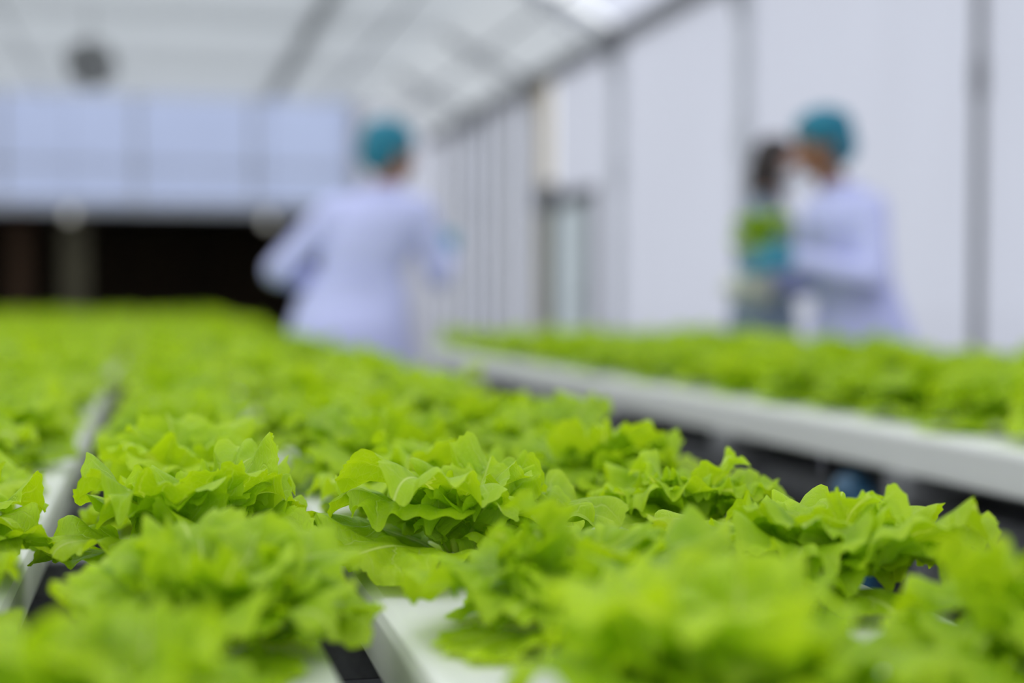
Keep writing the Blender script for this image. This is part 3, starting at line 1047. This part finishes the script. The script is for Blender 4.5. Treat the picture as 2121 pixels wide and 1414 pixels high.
def person(loc, face_dir, H, lean, arms, label, skin, coat_mat, cap, hair=False, head_turn=0.0, head_nod=0.0, gloves=True, mask=False,
           hem=0.48, trousers=TROUSER, skirt=1.0):
    """lean: (x, y) offset of the shoulders from the hips. arms: {side: (elbow, wrist, hand_dir, back_dir, thumb_dir)}"""
    rz = math.atan2(-face_dir[0], face_dir[1])
    t = empty('person', loc, rz)
    tag(t, label, 'person', 'people working among the benches')
    k = H / 1.70
    lx, ly = lean

    def P(x, y, z):
        f = max(0.0, min(1.0, (z - .92) / .5))
        return Vector((x + lx * f, y + ly * f, z)) * k
    nk0, nk1 = P(0, -.01, 1.40), P(lx * .2, .02 + ly * .25, 1.50)
    hc = P(lx * .3, .04 + ly * .4, 1.595)
    sh = {-1: P(-.175, -.01, 1.355), 1: P(.175, -.01, 1.355)}
    # ---- one continuous body
    bm = bmesh.new()
    b_rings(bm, [(P(0, 0, .90), .15 * k, .10 * k), (P(0, 0, .98), .16 * k, .105 * k), (P(0, 0, 1.10), .135 * k, .095 * k),
                 (P(0, 0, 1.24), .155 * k, .105 * k), (P(0, 0, 1.34), .165 * k, .10 * k), (P(0, -.01, 1.42), .09 * k, .065 * k)])
    b_caps(bm, [nk0, nk1, hc], [.058 * k, .052 * k, .05 * k])
    Mh = Matrix.Rotation(head_turn, 4, 'Z') @ Matrix.Rotation(head_nod, 4, 'X')

    def Hd(x, y, z):
        return hc + (Mh @ Vector((x, y, z))) * k
    b_ball(bm, Hd(0, -.005, .03), (.073 * k, .092 * k, .088 * k), 3, Mh)
    b_ball(bm, Hd(0, .022, -.030), (.058 * k, .066 * k, .078 * k), 3, Mh)
    b_ball(bm, Hd(0, .060, -.085), (.026 * k, .024 * k, .020 * k), 2, Mh)
    b_cone(bm, Hd(0, .080, .020), Hd(0, .106, -.030), .008 * k, .016 * k, 10)
    b_ball(bm, Hd(0, .098, -.030), .015 * k, 2)
    b_ball(bm, Hd(0, .078, .035), (.05 * k, .013 * k, .010 * k), 2, Mh)
    for s in (-1, 1):
        b_ball(bm, Hd(s * .076, -.004, -.008), (.010 * k, .021 * k, .032 * k), 2, Mh)
    feet = {}
    for s in (-1, 1):
        hp, kn, an = P(s * .09, 0, .90), P(s * .10, .02, .50), P(s * .10, -.02, .09)
        b_caps(bm, [hp, kn, an], [.085 * k, .056 * k, .038 * k])
        b_caps(bm, [an - Vector((0, 0, .03 * k)), an + Vector((0, .14 * k, -.055 * k))], [.036 * k, .030 * k])
        feet[s] = an
        el, wr_, hd, up, th = arms[s]
        el, wr_ = Vector(el) * k, Vector(wr_) * k
        b_caps(bm, [P(s * .10, -.01, 1.37), sh[s], el, wr_], [.055 * k, .055 * k, .040 * k, .027 * k])
        hand_pts(bm, wr_, hd, up, th, k)
    remesh('body', bm, .0075, skin, t, 3)
    # ---- eyes, brows and mouth
    for s in (-1, 1):
        bm = bmesh.new()
        b_ball(bm, Hd(s * .031, .0735, .008), (.012 * k, .008 * k, .0065 * k), 2, Mh)
        e = from_bm('eye', bm, EYEW, t, True)
        bm = bmesh.new()
        b_ball(bm, Hd(s * .031, .0795, .008), (.0055 * k, .003 * k, .0055 * k), 2, Mh)
        from_bm('iris', bm, BLACKP, e, True)
        bm = bmesh.new()
        b_ball(bm, Hd(s * .032, .0835, .030), (.019 * k, .006 * k, .004 * k), 2, Mh)
        from_bm('eyebrow', bm, HAIRM, t, True)
    if not mask:
        bm = bmesh.new()
        b_ball(bm, Hd(0, .084, -.062), (.022 * k, .008 * k, .007 * k), 2, Mh)
        from_bm('mouth', bm, LIP, t, True)
    else:
        bm = bmesh.new()
        b_ball(bm, Hd(0, .045, -.052), (.062 * k, .066 * k, .052 * k), 3, Mh)
        b_ball(bm, Hd(0, .094, -.038), (.026 * k, .018 * k, .030 * k), 3, Mh)
        mk = remesh('face_mask', bm, .005, MASKM, t, 4)
        for s in (-1, 1):
            tube('ear_loop', [Hd(s * .058, .05, -.04), Hd(s * .078, .0, -.01), Hd(s * .083, -.02, .005)], .0022, MASKM, mk, 6)
    # ---- cap or hair
    if cap:
        bm = bmesh.new()
        b_ball(bm, Hd(0, -.030, .062), (.108 * k, .116 * k, .092 * k), 3, Mh)
        b_ball(bm, Hd(0, -.066, .005), (.098 * k, .080 * k, .095 * k), 3, Mh)
        for v in bm.verts:
            q = v.co - hc
            v.co += q.normalized() * .006 * math.sin(38 * q.x + 3) * math.sin(33 * q.y) * math.cos(36 * q.z)
        cp = remesh('hair_cap', bm, .007, CAPM, t, 2)
        bm = bmesh.new()
        for j in range(36):
            a0, a1 = 2 * PI * j / 36, 2 * PI * (j + 1) / 36
            q0 = Hd(.083 * math.cos(a0), -.012 + .098 * math.sin(a0), .045 + .05 * math.sin(a0) - .012 * (j % 2))
            q1 = Hd(.083 * math.cos(a1), -.012 + .098 * math.sin(a1), .045 + .05 * math.sin(a1) - .012 * ((j + 1) % 2))
            b_cone(bm, q0, q1, .007 * k, .007 * k, 6)
        from_bm('elastic_band', bm, CAPM, cp, True)
    if hair:
        bm = bmesh.new()
        b_ball(bm, Hd(0, -.022, .052), (.088 * k, .098 * k, .083 * k), 3, Mh)
        b_ball(bm, Hd(0, -.055, -.02), (.082 * k, .060 * k, .11 * k), 3, Mh)
        b_caps(bm, [Hd(0, -.075, .0), Hd(.0, -.095, -.10), Hd(.0, -.10, -.19)], [.062 * k, .048 * k, .022 * k])
        for s in (-1, 1):
            b_caps(bm, [Hd(s * .070, .0, .05), Hd(s * .080, -.005, -.04), Hd(s * .075, -.01, -.15), Hd(s * .07, .0, -.22)],
                   [.026 * k, .024 * k, .024 * k, .012 * k])
        remesh('hair', bm, .007, HAIRM, t, 2)
    # ---- lab coat
    bm = bmesh.new()
    b_rings(bm, [(P(0, .0, hem), .235 * k * skirt, .185 * k * skirt), (P(0, 0, .66), .228 * k * skirt, .178 * k * skirt), (P(0, 0, .86), .212 * k * skirt, .160 * k * skirt),
                 (P(0, 0, .98), .194 * k * skirt, .142 * k), (P(0, 0, 1.09), .180 * k, .128 * k), (P(0, 0, 1.22), .198 * k, .138 * k),
                 (P(0, 0, 1.33), .205 * k, .132 * k), (P(0, -.01, 1.40), .145 * k, .095 * k), (P(0, -.008, 1.445), .078 * k, .070 * k)])
    for s in (-1, 1):
        el, wr_, hd, up, th = arms[s]
        el, wr_ = Vector(el) * k, Vector(wr_) * k
        b_caps(bm, [P(s * .09, -.01, 1.36), sh[s], (sh[s] + el) / 2, el, (el + wr_) / 2, el + (wr_ - el) * .90],
               [.068 * k, .070 * k, .064 * k, .058 * k, .054 * k, .048 * k])
    ct = remesh('lab_coat' if coat_mat is COAT else 'overall_coat', bm, .0105, coat_mat, t, 4)
    bm = bmesh.new()
    for j in range(20):
        a0, a1 = PI * 0.5 + .35 + (2 * PI - .7) * j / 20, PI * .5 + .35 + (2 * PI - .7) * (j + 1) / 20
        q0 = P(0, -.005, 1.445) + Vector((.080 * math.cos(a0), .073 * math.sin(a0), .0)) * k
        q1 = P(0, -.005, 1.445) + Vector((.080 * math.cos(a1), .073 * math.sin(a1), .0)) * k
        b_cone(bm, q0, q1, .017 * k, .017 * k, 8)
        b_ball(bm, q0, .017 * k, 1)
    remesh('collar', bm, .007, coat_mat, ct, 2)
    zs_ = [hem, .66, .86, .98, 1.09, 1.22, 1.33, 1.40]
    ry_ = [.185 * skirt, .178 * skirt, .160 * skirt, .142, .128, .138, .132, .095]
    rx_ = [.235 * skirt, .228 * skirt, .212 * skirt, .194 * skirt, .180, .198, .205, .145]
    for z in (1.28, 1.12, .96, .80):
        bm = bmesh.new()
        c0 = P(0, 0, z) + Vector((0, float(np.interp(z, zs_, ry_)) * k - .004, 0))
        b_cone(bm, c0 - Vector((0, .006, 0)), c0 + Vector((0, .004, 0)), .010, .010, 12)
        from_bm('button', bm, BUTTON, ct)
    bm = bmesh.new()
    zb_ = 1.06
    rxx, ryy = float(np.interp(zb_, zs_, rx_)) * k, float(np.interp(zb_, zs_, ry_)) * k
    prev = None
    for j in range(13):
        a_ = PI * 1.5 - .62 + 1.24 * j / 12
        ring_ = [bm.verts.new(P(0, 0, zb_) + Vector(((rxx + o_) * math.cos(a_), (ryy + o_) * math.sin(a_), dz)))
                 for o_, dz in ((-.012, -.022), (.004, -.022), (.004, .022), (-.012, .022))]
        if prev:
            for q in range(4):
                bm.faces.new((prev[q], prev[(q + 1) % 4], ring_[(q + 1) % 4], ring_[q]))
        else:
            bm.faces.new(ring_)
        prev = ring_
    bm.faces.new(prev[::-1])
    bmesh.ops.recalc_face_normals(bm, faces=bm.faces)
    from_bm('back_belt', bm, coat_mat, ct)
    # ---- trousers and boots
    bm = bmesh.new()
    for s in (-1, 1):
        b_caps(bm, [P(s * .09, 0, .86), P(s * .10, .02, .50), P(s * .10, -.02, .14)], [.098 * k, .078 * k, .062 * k])
    b_ball(bm, P(0, 0, .90), (.165 * k, .115 * k, .10 * k), 3)
    remesh('trousers', bm, .012, trousers, t, 3)
    for s in (-1, 1):
        an = feet[s]
        bm = bmesh.new()
        b_caps(bm, [an + Vector((0, 0, .10 * k)), an - Vector((0, 0, .02 * k))], [.050 * k, .048 * k])
        b_caps(bm, [an + Vector((0, -.02 * k, -.045 * k)), an + Vector((0, .13 * k, -.052 * k))], [.044 * k, .038 * k])
        bmesh.ops.bisect_plane(bm, geom=bm.verts[:] + bm.edges[:] + bm.faces[:], plane_co=(0, 0, .001), plane_no=(0, 0, -1), clear_outer=False)
        for v in bm.verts:
            v.co.z = max(v.co.z, .001)
        remesh('boot', bm, .008, SHOEM, t, 2)
    if gloves:
        for s in (-1, 1):
            el, wr_, hd, up, th = arms[s]
            el, wr_ = Vector(el) * k, Vector(wr_) * k
            bm = bmesh.new()
            hand_pts(bm, wr_, hd, up, th, k * 1.12)
            b_caps(bm, [wr_ + (el - wr_).normalized() * .05, wr_], [.034 * k, .031 * k])
            remesh('glove', bm, .0055, GLOVEM, t, 1)
    return t


# worker in the aisle, seen from behind, bent slightly over the near bench
person((0.80, 6.02, 0), (0.22, 0.97), 1.72, (.135, .04),
       {-1: ((-.295, -.02, 1.10), (-.16, .21, 1.06), (.55, .83, .05), (-.1, 0, 1), (1, -.5, .2)),
        1: ((.375, .05, 1.08), (.40, .25, 1.17), (.1, .5, .85), (.2, -.8, .4), (-1, 0, .1))},
       'person in white lab coat and teal hair cap standing in the aisle, back to camera',
       SKIN_A, COAT, True, head_turn=R(-62), head_nod=R(-6), skirt=1.2)

# pair of workers behind the far right bench
person((2.575, 4.86, 0), (-0.97, -0.10), 1.66, (.0, .11),
       {-1: ((-.26, .12, 1.09), (-.13, .38, 1.165), (.25, .95, .05), (-.7, .2, .6), (.2, -.2, 1)),
        1: ((.25, .12, 1.09), (.12, .36, 1.13), (-.2, .95, .0), (.7, .2, .6), (-.2, -.2, 1))},
       'person in white lab coat and teal cap holding up a lettuce, seen in profile',
       SKIN_A, COAT, True, head_nod=R(-8), skirt=1.15)
person((2.62, 5.86, 0), (0.88, -0.47), 1.69, (.0, .02),
       {-1: ((-.25, -.03, 1.09), (-.17, .20, 1.05), (.3, .9, -.1), (0, 0, 1), (1, 0, .2)),
        1: ((.25, -.03, 1.09), (.17, .20, 1.05), (-.3, .9, -.1), (0, 0, 1), (-1, 0, .2))},
       'dark-haired person in slate grey coat standing behind the lettuce being shown',
       SKIN_B, COAT2, False, hair=True, head_turn=R(0), gloves=True, mask=True)

# the lettuce held up, with its plug and pale roots
hl = empty('held_lettuce', (2.175, 4.90, 1.165))
tag(hl, 'pulled-up lettuce with pale roots held in a teal glove', 'lettuce')
V, co, tq, qq = head_arrays(np.random.default_rng(77), 44, 4, .95, (6, 6, 6))
lf = link_mesh('leaves', arrays_to_mesh('leaves', V, co, tq, qq, LEAF), None, hl)
lf.scale = (1.2, 1.2, 2.0)
bm = bmesh.new()
b_box(bm, (-.016, -.016, -.03), (.016, .016, .008), .004)
from_bm('plug', bm, SPONGE, hl)
bm = bmesh.new()
r5 = random.Random(5)
for i in range(110):
    a = r5.uniform(0, 6.28)
    p0 = Vector((.012 * math.cos(a), .012 * math.sin(a), -.025))
    dd = Vector((.6 * math.cos(a) - .6, .6 * math.sin(a) - .2, -1)).normalized()
    q = p0
    for j in range(4):
        q2 = q + (dd + Vector((r5.uniform(-.4, .4), r5.uniform(-.4, .4), r5.uniform(-.1, .1)))).normalized() * .043
        b_cone(bm, q, q2, .0065 - j * .0008, .0057 - j * .0008, 5)
        q = q2
rt = from_bm('roots', bm, ROOTM, hl)
rt['kind'] = 'stuff'
